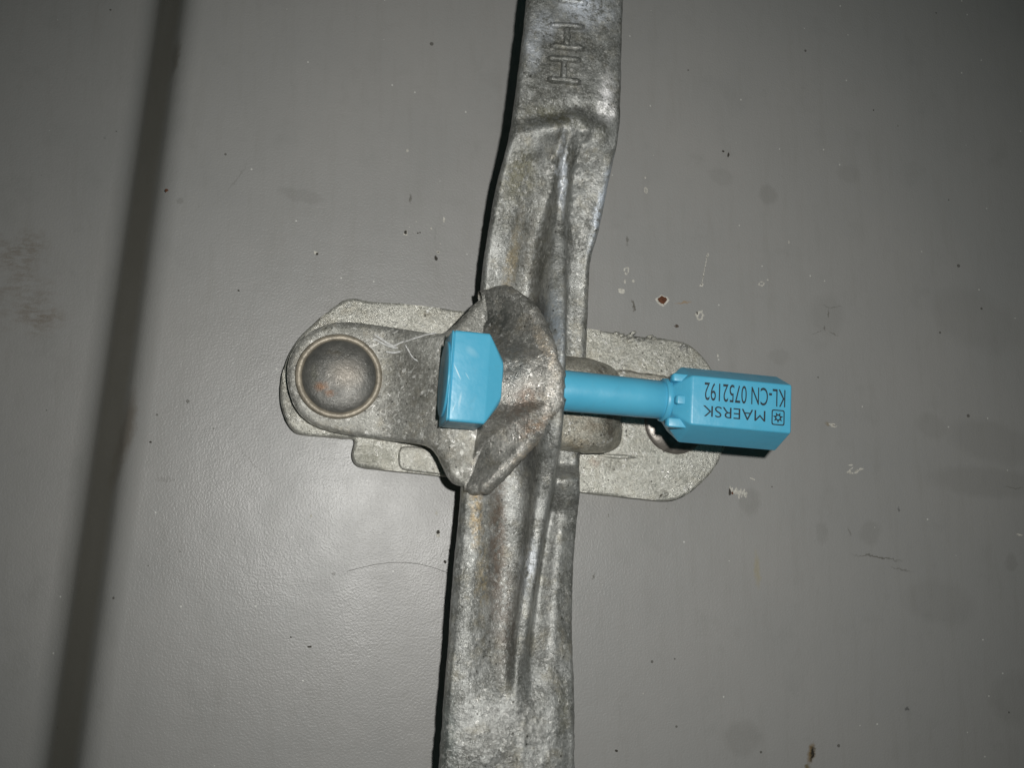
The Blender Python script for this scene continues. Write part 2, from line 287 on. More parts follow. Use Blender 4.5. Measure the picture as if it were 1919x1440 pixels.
def build_door():
    bm = bmesh.new()
    D = -180.0
    def edge_r(y): return 352 + (158-352)*y/1440.0
    def edge_l(y): return 286 + (92-286)*y/1440.0
    # profile across the bend, local coordinate q (0 = flat front edge, 1 = recessed edge)
    prof = []
    for i in range(25):
        q = i/24.0
        s_ = q*q*(3-2*q)
        prof.append((q, s_*0.35+q*0.65 if 0 else None))
    rows = []
    ys = [-2600, -1200, -500] + [-300+i*90 for i in range(24)] + [2300, 3200, 4600]
    a0, a1 = U(edge_r(0), 0, 0), U(edge_r(1440), 1440, 0)
    b0, b1 = U(edge_l(0), 0, D), U(edge_l(1440), 1440, D)
    for y in ys:
        t = y/1440.0
        A = a0.lerp(a1, t); B = b0.lerp(b0+(a1-a0)*((b1-b0).length/(a1-a0).length), t)
        run = A.x-B.x
        row = [Vector((4500, A.y, 0)), Vector((1500, A.y, 0)), Vector((A.x+120, A.y, 0))]
        rb = 55.0                                # bend radius
        th = math.atan2(-D, run)
        tl = rb*math.tan(th/2)
        for i in range(9):                       # front bend
            ph = th*i/8
            row.append(Vector((A.x+tl-rb*math.sin(ph), A.y, -rb*(1-math.cos(ph)))))
        for i in range(9):                       # recessed bend
            ph = th*(1-i/8)
            row.append(Vector((B.x-tl+rb*math.sin(ph), A.y, D+rb*(1-math.cos(ph)))))
        row += [Vector((B.x-300, A.y, D)), Vector((B.x-1200, A.y, D)), Vector((B.x-1290, A.y, 0)), Vector((-3200, A.y, 0))]
        rows.append([bm.verts.new(W(p)) for p in row])
    for r0, r1 in zip(rows, rows[1:]):
        for i in range(len(r0)-1): bm.faces.new((r0[i], r0[i+1], r1[i+1], r1[i]))
    # sheet thickness
    # chips in the paint: tiny flakes standing a tenth of a millimetre proud
    def chip(px, py, rx, ry, ang, mi, w=0.6, jag=0.3, n=14):
        c = U(px, py, 0); vs = []
        ca, sa = math.cos(math.radians(ang)), math.sin(math.radians(ang))
        for i in range(n):
            t = 2*math.pi*i/n; k_ = 1+R.uniform(-jag, jag)
            x, y = rx*math.cos(t)*k_, ry*math.sin(t)*k_
            vs.append(bm.verts.new(W(Vector((c.x+x*ca-y*sa, c.y+x*sa+y*ca, w)))))
        f = bm.faces.new(vs); f.material_index = mi
    def dia(px, py, r, mi, w):
        c = U(px, py, 0); vs = []
        for i, (x, y) in enumerate([(-1, .15), (-.55, .45), (-.1, .8), (.35, .55), (.75, .5), (1, .05), (.6, -.45), (.2, -.9), (-.3, -.75), (-.75, -.35)]):
            vs.append(bm.verts.new(W(Vector((c.x+x*r*R.uniform(.92, 1.08), c.y+y*r*.95, w)))))
        bm.faces.new(vs).material_index = mi
    dia(1241, 563, 15, 1, 0.5); dia(1241, 562, 10.5, 2, 0.9)
    chip(1311, 591, 9, 11, 0, 1); chip(1312, 593, 3.5, 6, -20, 0, 0.9); chip(1306, 587, 1.6, 3, 0, 3, 1.0)
    for i in range(10):
        t = i/9; chip(1325-10*t, 480+52*t, 1.1, 4.2, -10, 1, 0.6, .35, 8)
    chip(1314, 535, 4.5, 3, 20, 1); chip(1327, 478, 2, 3, 0, 1)
    chip(1210, 358, 3.5, 7, 6, 1); chip(1210, 358, 1.2, 3.5, 6, 0, .9); chip(1209, 333, 1.5, 2, 0, 1)
    chip(1174, 507, 5, 8, 0, 1); chip(1174, 508, 3, 5, 0, 0, .9); chip(1171, 528, 2, 4, 0, 1); chip(1187, 527, 3, 3, 0, 1)
    chip(1165, 546, 7, 5, -10, 1); chip(1427, 533, 6, 5, 0, 1); chip(1427, 532, 4, 3, 0, 0, .9); chip(1438, 525, 2, 2, 0, 1)
    chip(1478, 454, 2, 3, 0, 1); chip(1345, 667, 1.5, 3, 0, 1); chip(1561, 798, 9, 4, -20, 1); chip(1563, 798, 5, 1.6, -20, 0, .9)
    for q in range(9): chip(1596+R.uniform(-6, 22), 878+R.uniform(-7, 10), R.uniform(2, 6), R.uniform(1, 3), R.uniform(0, 40), 1, 0.6+q*.05)
    for q in range(10): chip(1368+q*3.3, 921+R.uniform(-3, 4)+q*.5, 2.2, R.uniform(4, 8), R.uniform(-25, 5), 1, .6+q*.04)
    chip(1367, 922, 2.6, 6, 0, 3, 1.2); chip(1372, 925, 2, 3, 0, 2, 1.25)
    chip(1910, 1003, 8, 2, -8, 1); chip(1205, 1301, 1.2, 1.2, 0, 1); chip(1410, 898, 5, 1.5, -20, 1)
    chip(1365, 290, 2, 5, -10, 3); chip(1355, 283, 3, 2, -10, 3); chip(1637, 206+0, 1.5, 1.5, 0, 3)
    chip(760, 436, 4, 6, 0, 1); chip(760, 436, 2.4, 4.5, 0, 3, .9); chip(783, 437, 1.5, 1.5, 0, 3); chip(787, 436, 1.5, 1.5, 0, 3)
    chip(592, 474, 5, 3, -35, 1); chip(594, 476, 2.4, 2.4, 0, 3, .9); chip(808, 428, 2, 2, 0, 1); chip(821, 473, 2.6, 2.6, 0, 1); chip(821, 473, 1.3, 1.3, 0, 3, .9)
    chip(817, 484, 3, 5, 20, 3); chip(832, 412, 2, 6, 0, 1); chip(825, 457, 1, 1, 0, 1); chip(780, 415, 1, 1, 0, 1); chip(767, 426, 1, 1, 0, 1)
    chip(821, 1001, 4, 6, 0, 1); chip(821, 998, 3, 3.5, 0, 3, .9); chip(834, 1054, 3, 3, 0, 3); chip(842, 1033, 1.2, 4, 10, 3); chip(818, 962, 2, 4, 10, 1)
    chip(583, 968, 2, 3, 0, 1); chip(282, 829, 2, 2, 0, 3); chip(447, 545, 2, 1.6, 0, 3); chip(218, 246, 1, 1, 0, 3) 
    chip(580, 1213, 4, 1.5, 0, 3); chip(312, 357, 3, 3, 0, 2); chip(1155, 1408, 2.5, 2.5, 0, 3); chip(763, 282, 2.6, 2.6, 0, 1); chip(545, 1195, 1.6, 1.6, 0, 3)
    # hairline in the paint
    pr = None
    for i in range(25):
        t = i/24; p = U(650+190*t, 1072-26*math.sin(t*2.2)+12*t*t*2, 0)
        a = bm.verts.new(W(Vector((p.x, p.y+.35, .7)))); b = bm.verts.new(W(Vector((p.x, p.y-.35, .7))))
        if pr: bm.faces.new((pr[0], a, b, pr[1])).material_index = 3
        pr = (a, b)
    bm.normal_update()
    for f in bm.faces:
        if f.normal.y > 0: f.normal_flip()
    o = link('container_door', bm, [M['door'], M['primer'], M['rust'], M['dirt']], recalc=False)
    o['label'] = 'grey painted steel door panel with a dark folded step down its left side, chipped and stained'
    o['category'] = 'door'
    return o
build_door()

# ------------------------------------------------------------------ hasp base plate
bracket = thing('hasp_bracket', 'flat galvanised steel base plate with rounded ends bolted to the grey door, behind the handle', 'bracket', U(950, 750, 0))
out = [(655, 559), (700, 564), (800, 574), (900, 587), (1000, 600), (1100, 616), (1200, 630), (1270, 638), (1292, 645), (1322, 672), (1345, 712), (1362, 760), (1366, 810), (1352, 855), (1325, 897), (1290, 926), (1256, 939), (1200, 935), (1100, 924), (1000, 912), (900, 900), (800, 889), (720, 881), (676, 875), (664, 866), (660, 850), (664, 824), (640, 821), (600, 817), (562, 813), (546, 803), (533, 780), (525, 745), (528, 705), (542, 662), (570, 622), (610, 588), (636, 567)]
bm = prism(out, 0.5, 26, bev=7, seg=3, smooth=4, jit=0.9)
plate = link('base_plate', bm, M['plate'], bracket)
sharp(plate, 40)
# burrs hammered along the upper edge
def burr(bm, x, y, r, w):
    c = U(x, y, w); t = bmesh.ops.create_icosphere(bm, subdivisions=2, radius=1)['verts']
    for v in t:
        k_ = r*(1+.5*noise.noise(v.co*1.7+Vector((x, y, 0))))
        v.co = W(Vector((c.x+v.co.x*k_*1.4+v.co.y*k_*.5, c.y+v.co.y*k_, c.z+v.co.z*k_*.6)))
bm = bmesh.new(); bm.from_mesh(plate.data)
for x, y, r_ in [(1155, 625, 4), (1164, 629, 5), (1180, 630, 5), (1187, 624, 4), (1184, 637, 6), (1196, 634, 3), (1218, 631, 4), (1226, 634, 3), (1275, 646, 5), (1284, 652, 4), (1243, 929, 5), (1248, 927, 4), (1225, 911, 4)]: burr(bm, x, y, r_, 25)
bm.to_mesh(plate.data); bm.free()
for p in plate.data.polygons: p.use_smooth = True
# the thick lip at the lower left of the plate
bm = prism([(752, 838), (800, 840), (900, 850), (960, 858), (960, 905), (900, 897), (760, 882), (748, 872)], 20, 34, bev=5, smooth=3, jit=.5)
link('plate_lip', bm, M['plate'], bracket)
# lug standing through the handle
lug_bm = bmesh.new(); lr = []
for i in range(60):
    x = 1000+166*math.sin(math.pi/2*i/59)
    kx = [1000, 1060, 1100, 1128, 1145, 1157, 1163, 1166]
    yt = interp(kx, [664, 667, 671, 679, 687, 697, 708, 722], x); yb = interp(kx, [840, 846, 850, 850, 846, 838, 828, 812], x); wt = interp(kx, [112, 112, 111, 106, 94, 74, 54, 26], x)
    row = []
    for j in range(41):
        a = math.pi*j/40; cy = math.cos(a); sy = math.sin(a)
        yy = (yt+yb)/2-(yb-yt)/2*math.copysign(abs(cy)**.35, cy); ww = 18+(wt-18)*abs(sy)**.45
        q = Vector((x, yy, ww))
        row.append(lug_bm.verts.new(W(U(x+3*noise.noise(q*.03), yy, ww+2.6*noise.noise(q*.03)+1.2*noise.noise(q*.1)))))
    lr.append(row)
for a, b in zip(lr, lr[1:]):
    for j in range(40): lug_bm.faces.new((a[j], a[j+1], b[j+1], b[j]))
lug_bm.faces.new(lr[-1])
link('lug', lug_bm, M['lug'], bracket)
link('boss', prism([(1150, 694), (1200, 698), (1245, 704), (1262, 712), (1262, 736), (1150, 740)], 20, 40, bev=7, seg=4, smooth=3, jit=2), M['lug'], bracket)
# weld bead on the plate beside the lug
def bead(pts, r, w, mat, name, parent, seg=8):
    bm = bmesh.new(); rings = []
    P = [U(x, y, w) for x, y in pts]
    for i, p in enumerate(P):
        d = (P[min(i+1, len(P)-1)]-P[max(i-1, 0)]).normalized()
        s_ = Vector((-d.y, d.x, 0)).normalized()
        k_ = r*(0.25 if i in (0, len(P)-1) else R.uniform(.6, 1.4))
        rings.append([bm.verts.new(W(p + s_*math.cos(2*math.pi*j/seg)*k_ + Vector((0, 0, 1))*math.sin(2*math.pi*j/seg)*k_*.6)) for j in range(seg)])
    for a, b in zip(rings, rings[1:]):
        for j in range(seg): bm.faces.new((a[j], a[(j+1) % seg], b[(j+1) % seg], b[j]))
    bm.faces.new(rings[0]); bm.faces.new(rings[-1][::-1])
    if name is None: return bm
    return link(name, bm, mat, parent)
def dome(cx, cy, w, r, h, n=48, rings=14, flat=0.0):
    c = U(cx, cy, w); bm = bmesh.new(); prev = None
    for i in range(rings+1):
        a = (math.pi/2)*i/rings
        rr = r*math.cos(a); z = h*math.sin(a)
        if i == rings: 
            tip = bm.verts.new(W(Vector((c.x, c.y, c.z+h))))
            for j in range(n): bm.faces.new((prev[j], prev[(j+1) % n], tip))
            break
        ring = []
        for j in range(n):
            t = 2*math.pi*j/n
            k_ = 1+0.02*noise.noise((math.cos(t)*1.5, math.sin(t)*1.5, cx+z*.03))
            ring.append(bm.verts.new(W(Vector((c.x+rr*k_*math.cos(t), c.y+rr*k_*math.sin(t), c.z+z)))))
        if prev:
            for j in range(n): bm.faces.new((prev[j], prev[(j+1) % n], ring[(j+1) % n], ring[j]))
        prev = ring
    return bm
bead([(1120, 852), (1140, 855), (1158, 856), (1175, 857), (1192, 858)], 3.5, 27, M['plate'], 'weld_bead', bracket)
link('rivet', dome(1266, 792, 26, 61, 11), M['darkrivet'], bracket)

# ------------------------------------------------------------------ handle
ST = {  # y: [(x, w) ...]  left edge -> right edge
 -140: [(1003,190),(1040,191),(1070,191),(1085,191),(1095,191),(1105,191),(1115,191),(1140,190),(1163,188)],
 0:    [(990,188),(1030,190),(1060,190),(1075,190),(1090,190),(1105,190),(1120,190),(1145,189),(1160,186)],
 100:  [(979,188),(1020,190),(1055,190),(1072,190),(1088,190),(1102,190),(1118,190),(1142,189),(1157,186)],
 190:  [(967,184),(1010,185),(1048,186),(1062,186),(1080,186),(1095,186),(1110,186),(1138,185),(1155,182)],
 220:  [(963,180),(1008,180),(1046,180),(1060,181),(1076,182),(1090,182),(1108,180),(1136,178),(1154,176)],
 245:  [(959,182),(1005,190),(1042,193),(1056,194),(1070,195),(1084,194),(1100,190),(1130,184),(1151,176)],
 270:  [(954,176),(1000,178),(1038,178),(1050,182),(1062,188),(1076,183),(1090,176),(1122,174),(1148,168)],
 305:  [(944,164),(990,160),(1030,156),(1042,162),(1056,180),(1070,168),(1080,150),(1108,152),(1140,155)],
 350:  [(933,154),(976,150),(1018,146),(1034,148),(1050,174),(1064,166),(1070,128),(1094,126),(1130,134)],
 420:  [(920,142),(956,140),(1000,126),(1018,132),(1040,168),(1060,166),(1064,98),(1088,94),(1116,106)],
 500:  [(908,128),(946,126),(988,113),(1005,122),(1032,176),(1059,180),(1062,82),(1080,76),(1098,82)],
 580:  [(900,106),(936,106),(980,98),(1000,114),(1030,190),(1059,200),(1060,64),(1078,60),(1094,62)],
 650:  [(893,96),(930,96),(978,92),(998,125),(1032,206),(1058,218),(1058,60),(1075,58),(1091,60)],
 740:  [(882,96),(920,96),(970,94),(992,125),(1028,214),(1056,226),(1054,60),(1070,58),(1088,60)],
 830:  [(874,96),(910,96),(958,92),(982,120),(1017,196),(1049,208),(1048,58),(1062,56),(1082,58)],
 872:  [(870,104),(905,106),(952,100),(982,118),(1012,176),(1040,182),(1044,62),(1060,60),(1078,60)],
 900:  [(868,112),(902,112),(948,98),(984,112),(1008,168),(1036,174),(1042,100),(1058,104),(1079,98)],
 940:  [(865,116),(898,120),(945,98),(984,110),(1004,158),(1028,160),(1036,76),(1055,84),(1077,78)],
 965:  [(863,117),(896,121),(944,97),(982,108),(1000,156),(1023,156),(1030,60),(1053,68),(1074,62)],
 1000: [(860,118),(893,123),(942,102),(978,112),(996,152),(1018,152),(1024,62),(1050,72),(1071,62)],
 1100: [(851,120),(885,128),(938,105),(968,114),(982,146),(1002,146),(1009,74),(1040,86),(1065,76)],
 1200: [(844,124),(878,132),(935,112),(954,118),(969,140),(987,140),(998,92),(1034,104),(1064,94)],
 1270: [(838,127),(875,134),(930,122),(948,124),(966,138),(980,131),(994,116),(1030,118),(1067,110)],
 1330: [(834,130),(875,138),(922,139),(945,139),(965,139),(982,136),(1000,132),(1032,130),(1068,120)],
 1440: [(827,133),(870,143),(915,145),(940,145),(965,145),(985,144),(1005,142),(1035,138),(1068,126)],
 1640: [(815,133),(860,143),(905,145),(935,145),(960,145),(985,144),(1005,142),(1035,138),(1068,126)]}
def build_handle():
    ks = sorted(ST); nc = 9
    bm = bmesh.new(); rows = []
    y = -140.0
    while y <= 1640:
        px = [interp(ks, [ST[k][c][0] for k in ks], y) for c in range(nc)]
        pw = [interp(ks, [ST[k][c][1] for k in ks], y+(30*math.sin(math.pi*c/8)**1.5-8+9*noise.noise((c*.7, y*.02, 4)))*math.exp(-((y-235)/75)**2)) for c in range(nc)]
        ctl = [U(px[c], y, pw[c]) for c in range(nc)]
        th = 34.0
        l, r = ctl[0], ctl[-1]
        # rounded shoulders: left side then top then right side
        pts = [l+Vector((7, 0, -th)), l+Vector((1, 0, -th+5)), l+Vector((-1, 0, -th*.5)), l+Vector((0, 0, -6)), l+Vector((5, 0, -1))]
        dense = []
        for i in range(nc-1):
            p0, p1, p2, p3 = ctl[max(i-1, 0)], ctl[i], ctl[i+1], ctl[min(i+2, nc-1)]
            n = 10 if i != 5 else 14
            L = (p2-p1).length
            m1 = (p2-p0); m2 = (p3-p1)
            if m1.length > 0: m1 = m1*(L/max((p1-p0).length+L, 1e-3))
            if m2.length > 0: m2 = m2*(L/max((p3-p2).length+L, 1e-3))
            for k in range(n):
                t = k/n; t2 = t*t; t3 = t2*t
                dense.append(p1*(2*t3-3*t2+1)+m1*(t3-2*t2+t)+p2*(-2*t3+3*t2)+m2*(t3-t2))
        # ease the first points into the shoulder
        top = [p for p in dense if p.x > l.x+6]
        pts += top
        need = nc*10-6+4
        # resample top to constant count
        pts += [r+Vector((5, 0, -2)), r+Vector((10, 0, -9)), r+Vector((12, 0, -th*.55)), r+Vector((9, 0, -th))]
        # back follows the front at thickness
        N = 110
        # arc length resample of the front
        ln = [0.0]
        for a, b in zip(pts, pts[1:]): ln.append(ln[-1]+(b-a).length)
        res = []; j = 0
        for i in range(N):
            t = ln[-1]*i/(N-1)
            while j < len(pts)-2 and ln[j+1] < t: j += 1
            f_ = (t-ln[j])/max(ln[j+1]-ln[j], 1e-6)
            res.append(pts[j].lerp(pts[j+1], min(max(f_, 0), 1)))
        rows.append(res)
        y += 4.0
    # crusty casting surface
    out_rows = []
    for r_, row in enumerate(rows):
        o_ = []
        for c_, p in enumerate(row):
            a = rows[min(r_+1, len(rows)-1)][c_]-rows[max(r_-1, 0)][c_]
            b = row[min(c_+1, len(row)-1)]-row[max(c_-1, 0)]
            n = b.cross(a)
            n = -n.normalized() if n.length > 1e-6 else Vector((0, 0, 1))
            if n.z < 0 and abs(n.z) > .2: n = -n
            q = Vector(p)
            amp = 0.8
            yy = 720-p.y
            if 270 < yy < 480 and 1000 < p.x+960 < 1070: amp = 3.2      # crusted rib
            if yy > 1290: amp = 1.6
            d = amp*noise.noise(q*0.045) + 0.75*amp*noise.noise(q*0.11+Vector((9, 3, 1))) + 0.35*amp*noise.noise(q*0.25) + 1.0*noise.noise(q*0.012)
            o_.append(bm.verts.new(W(p+n*d)))
        out_rows.append(o_)
    back = [[bm.verts.new(W(Vector((row[0].x+ (row[-1].x-row[0].x)*k/3, row[0].y, (row[0].z*(3-k)+row[-1].z*k)/3-1)))) for k in (1, 2)] for row in rows]
    for i in range(len(rows)-1):
        a, b = out_rows[i], out_rows[i+1]
        for c_ in range(len(a)-1): bm.faces.new((a[c_], a[c_+1], b[c_+1], b[c_]))
        A = [a[-1], back[i][1], back[i][0], a[0]]; B = [b[-1], back[i+1][1], back[i+1][0], b[0]]
        for k in range(3): bm.faces.new((A[k], A[k+1], B[k+1], B[k]))
    return bm
handle = thing('door_handle', 'long weathered galvanised handle bar crossing the door, raised letters near one end', 'handle', U(970, 760, 110))
bar = link('handle_bar', build_handle(), M['handle'], handle)
# raised letters: strokes with rounded tops, H lying on its side
def stroke(bm, x0, y0, x1, y1, wd_, w):
    a, b = U(x0, y0, w), U(x1, y1, w); d = (b-a).normalized(); s_ = Vector((-d.y, d.x, 0))
    prof = [(-1, -4), (-.9, 6), (-.5, 10), (.5, 10), (.9, 6), (1, -4)]
    n = 9; R_ = []
    for i in range(n):
        t = i/(n-1); k_ = 0.55 if i in (0, n-1) else 1.0
        c = a.lerp(b, t) + s_*noise.noise((x0+t*3, y0, 2.))*1.6
        R_.append([bm.verts.new(W(c+s_*u*wd_*k_*(1+.25*noise.noise((t*5, x0, y0)))+Vector((0, 0, h*(0.6 if k_ < 1 else 1))))) for u, h in prof])
    for p, q in zip(R_, R_[1:]):
        for j in range(len(prof)-1): bm.faces.new((p[j], p[j+1], q[j+1], q[j]))
    bm.faces.new(R_[0]); bm.faces.new(R_[-1][::-1])
for (xa, ya, xb, yb) in [(1030, 48, 1094, 93), (1025, 110, 1088, 155)]:
    bm = bmesh.new()
    stroke(bm, xa, ya, xb, ya+4, 6.2, 189); stroke(bm, xa, yb-6, xb, yb, 6.2, 189)
    stroke(bm, (xa+xb)/2, ya+3, (xa+xb)/2-1, yb-4, 6.2, 189.3)
    link('raised_letter', bm, M['handle'], handle)
bm = bmesh.new(); stroke(bm, 1046, 2, 1100, 7, 6.2, 189); stroke(bm, 1046, -40, 1102, -36, 6.2, 189); stroke(bm, 1100, -36, 1101, 6, 4.5, 189)
link('raised_letter', bm, M['handle'], handle)

# ------------------------------------------------------------------ hasp arm
hasp = thing('swivel_hasp', 'pivoting galvanised hasp strip with a flared cup, lying from the left rivet over the handle', 'hasp', U(635, 706, 26))
TOP = [(537, 700), (541, 672), (555, 645), (580, 622), (610, 608), (640, 603), (680, 606), (730, 613), (780, 621), (822, 627), (838, 622), (855, 606), (875, 585), (893, 566), (908, 556)]
BOT = [(537, 700), (540, 730), (552, 765), (573, 788), (600, 803), (640, 813), (690, 820), (740, 826), (780, 830), (803, 835), (818, 848), (830, 872), (841, 896), (852, 908), (872, 913)]
FOLD = [(908, 556), (916, 600), (924, 640), (931, 680), (933, 720), (930, 760), (919, 800), (905, 840), (890, 875), (872, 913)]
def resamp(pl, n):
    P = [Vector(p) for p in pl]; ln = [0]
    for a, b in zip(P, P[1:]): ln.append(ln[-1]+(b-a).length)
    o = []; j = 0
    for i in range(n):
        t = ln[-1]*i/(n-1)
        while j < len(P)-2 and ln[j+1] < t: j += 1
        o.append(P[j].lerp(P[j+1], (t-ln[j])/(ln[j+1]-ln[j])))
    return o
def sm(pl, k=2):
    P = [Vector(p) for p in pl]
    for _ in range(k):
        Q = [P[0]]
        for a, b in zip(P, P[1:]): Q += [a*.75+b*.25, a*.25+b*.75]
        Q.append(P[-1]); P = Q
    return P
def armw(x):
    t = min(max((x-700)/165.0, 0), 1); t = t*t*(3-2*t)
    return 56+t*68
def build_arm():
    ns, nt = 90, 60
    T = resamp(sm(TOP), ns); B = resamp(sm(BOT), ns); Fd = resamp(sm(FOLD), nt)
    edge = resamp(sm(TOP), 160)+resamp(sm(BOT), 160)
    bm = bmesh.new(); G = []
    for i in range(1, ns):
        s_ = i/(ns-1); row = []
        for j in range(nt):
            t = j/(nt-1); t = 0.5-0.5*math.cos(math.pi*t)*(.75) if 0 < j < nt-1 else t
            t = min(max(t if j in (0, nt-1) else (t-0.125)/0.75, 0), 1)
            p = T[i].lerp(B[i], t)
            f = Fd[0].lerp(Fd[-1], t)
            jj = t*(nt-1); k = min(int(jj), nt-2)
            bow = Fd[k].lerp(Fd[k+1], jj-k)-f
            p = p+bow*(s_**5)
            d = min((p-e).length for e in edge)
            r = 13.0
            drop = 0 if d >= r else r*(1-math.sqrt(max(0, 1-(1-d/r)**2)))*.7
            q = Vector((p.x, p.y, 0))
            w = armw(p.x) - drop + 2.2*noise.noise(q*0.02)+0.9*noise.noise(q*0.07)
            row.append(U(p.x, p.y, w))
        G.append(row)
    th = 26
    V = [[bm.verts.new(W(p)) for p in row] for row in G]
    K = [[bm.verts.new(W(p+Vector((0, 0, -th+10)))) for p in (row[0], row[nt//2], row[-1])] for row in G]
    for a, b in zip(V, V[1:]):
        for j in range(nt-1): bm.faces.new((a[j], a[j+1], b[j+1], b[j]))
    for i in range(len(V)-1):
        bm.faces.new((V[i][0], V[i+1][0], K[i+1][0], K[i][0])); bm.faces.new((V[i][-1], V[i+1][-1], K[i+1][2], K[i][2]))
        bm.faces.new((K[i][0], K[i+1][0], K[i+1][1], K[i][1])); bm.faces.new((K[i][1], K[i+1][1], K[i+1][2], K[i][2]))
    bm.faces.new(V[0]+K[0][::-1]); 
    bmesh.ops.remove_doubles(bm, verts=bm.verts, dist=1e-6)
    return bm
arm = link('hasp_plate', build_arm(), M['arm'], hasp)
# the flared cup that rises to the right over the handle
WR = [((905,556,126),(936,550,150)),((914,590,122),(968,566,170)),((921,620,120),(996,592,190)),((928,655,119),(1018,628,208)),((933,690,119),(1035,668,222)),((934,725,119),(1045,708,230)),
      ((931,760,120),(1044,748,229)),((921,800,121),(1028,785,216)),((906,840,123),(992,820,192)),((892,876,126),(952,858,170)),((872,908,126),(900,908,146))]
def build_wing():
    nr, nc = 90, 44
    bm = bmesh.new(); ks = list(range(len(WR))); front = []
    for i in range(nr):
        t = (len(WR)-1)*i/(nr-1)
        a = [interp(ks, [r[0][c] for r in WR], t) for c in range(3)]
        b = [interp(ks, [r[1][c] for r in WR], t) for c in range(3)]
        row = []
        for j in range(nc):
            s_ = j/(nc-1)
            of = 1.5+12.5*math.sin(math.pi*i/(nr-1)); x = a[0]-of+(b[0]-a[0]+of)*s_; y = a[1]+(b[1]-a[1])*s_
            hs = max(0.0, s_*1.05-.05)
            vv = i/(nr-1); mid = max(0.0, math.sin(math.pi*vv))**1.5
            x -= 22*mid*(1-s_)
            pw = 1.1-0.72*mid
            lv = min(max((vv-.10)/.30, 0), 1)*min(max((.90-vv)/.32, 0), 1); lv = lv*lv*(3-2*lv)
            ra = min(1, s_/.10); ra = ra*ra*(3-2*ra)
            w = a[2]+(b[2]-a[2])*hs**pw - 5*(1-s_)**6
            w = max(w, a[2]+(b[2]-a[2])*((.84+.16*s_)*lv*ra))
            bul = math.sin(math.pi*min(1, s_))*math.sin(math.pi*i/(nr-1))
            w -= 3*bul
            q = Vector((x, y, 3))
            w += 2.4*noise.noise(q*0.02)+.8*noise.noise(q*0.06)+.5*noise.noise(q*.15)
            row.append(U(x, y, w))
        front.append(row)
    # thicken along the surface normal
    th = 30.0
    def nrm(i, j):
        a = front[min(i+1, nr-1)][j]-front[max(i-1, 0)][j]; b = front[i][min(j+1, nc-1)]-front[i][max(j-1, 0)]
        n = b.cross(a); n.normalize()
        return n if n.z > 0 else -n
    V = [[bm.verts.new(W(p)) for p in row] for row in front]
    lip = []                                      # rounded rim round three sides
    def rim(i, j, outd):
        n = nrm(i, j); p = front[i][j]; res = []
        for k in range(1, 7):
            a = math.pi*k/7
            res.append(bm.verts.new(W(p + outd*(math.sin(a)*th*.42) - n*(th*.5*(1-math.cos(a))))))
        return res
    K = [[bm.verts.new(W(front[i][j]-nrm(i, j)*th)) for j in range(nc)] for i in range(nr)]
    for i in range(nr-1):
        for j in range(nc-1):
            bm.faces.new((V[i][j], V[i][j+1], V[i+1][j+1], V[i+1][j])); bm.faces.new((K[i][j], K[i+1][j], K[i+1][j+1], K[i][j+1]))
    path = [(0, j) for j in range(nc)]+[(i, nc-1) for i in range(1, nr)]+[(nr-1, j) for j in range(nc-2, -1, -1)]
    prev = None; ctr = sum((r[nc//2] for r in front), Vector())/nr
    for idx, (i, j) in enumerate(path):
        p = front[i][j]
        pa = path[max(idx-1, 0)]; pb = path[min(idx+1, len(path)-1)]
        tg = front[pb[0]][pb[1]]-front[pa[0]][pa[1]]
        n = nrm(i, j); od = tg.cross(n).normalized()
        if od.dot(p-ctr) < 0: od = -od
        ch = [V[i][j]]+rim(i, j, od)+[K[i][j]]
        if prev:
            for a in range(len(ch)-1): bm.faces.new((prev[a], prev[a+1], ch[a+1], ch[a]))
        prev = ch
    return bm
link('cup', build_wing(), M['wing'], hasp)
# pivot rivet with its collar
def annulus(cx, cy, w, r0, r1, h, n=64):
    c = U(cx, cy, w); bm = bmesh.new(); rings = []
    for rr, z in [(r1, -6), (r1, h*.6), (r1-2.5, h), (r0+3, h), (r0, h*.6), (r0, -6)]:
        rings.append([bm.verts.new(W(Vector((c.x+rr*(1+.012*noise.noise((math.cos(6.283*j/n)*1.3, math.sin(6.283*j/n)*1.3, rr*.1)))*math.cos(2*math.pi*j/n), c.y+rr*math.sin(2*math.pi*j/n), c.z+z)))) for j in range(n)])
    for a, b in zip(rings, rings[1:]):
        for j in range(n): bm.faces.new((a[j], a[(j+1) % n], b[(j+1) % n], b[j]))
    return bm
rv = link('rivet', dome(636, 706, 58, 66, 15), M['rivet'], hasp)
link('collar', annulus(635, 706, 56, 64, 76, 7), M['ring'], rv)
# film residue beside the rivet, its bright glints put into the colour
tr = None
for pts, r in [(q_, r_*1.35) for q_, r_ in [([(700, 628), (712, 634), (724, 644), (736, 652), (748, 646), (756, 644)], 1.6), ([(699, 634), (712, 642), (730, 652), (745, 656)], 1.3), ([(722, 660), (736, 664), (750, 662)], 1.4), ([(756, 645), (775, 640), (795, 636), (812, 635)], .9), ([(757, 650), (764, 664), (770, 676), (780, 684)], .9)]]:
    b = bead([p for p in resamp(sm(pts), 16)], r, 57, None, None, None)
    me = bpy.data.meshes.new('t'); b.to_mesh(me); b.free()
    if tr is None: tr = bmesh.new()
    tr.from_mesh(me); bpy.data.meshes.remove(me)
for v in tr.verts:                               # follow the bend of the arm
    x = v.co.x/S+960
    v.co.y -= (armw(x+8)-57+1.5)*S
link('film_trace', tr, M['film'], hasp)

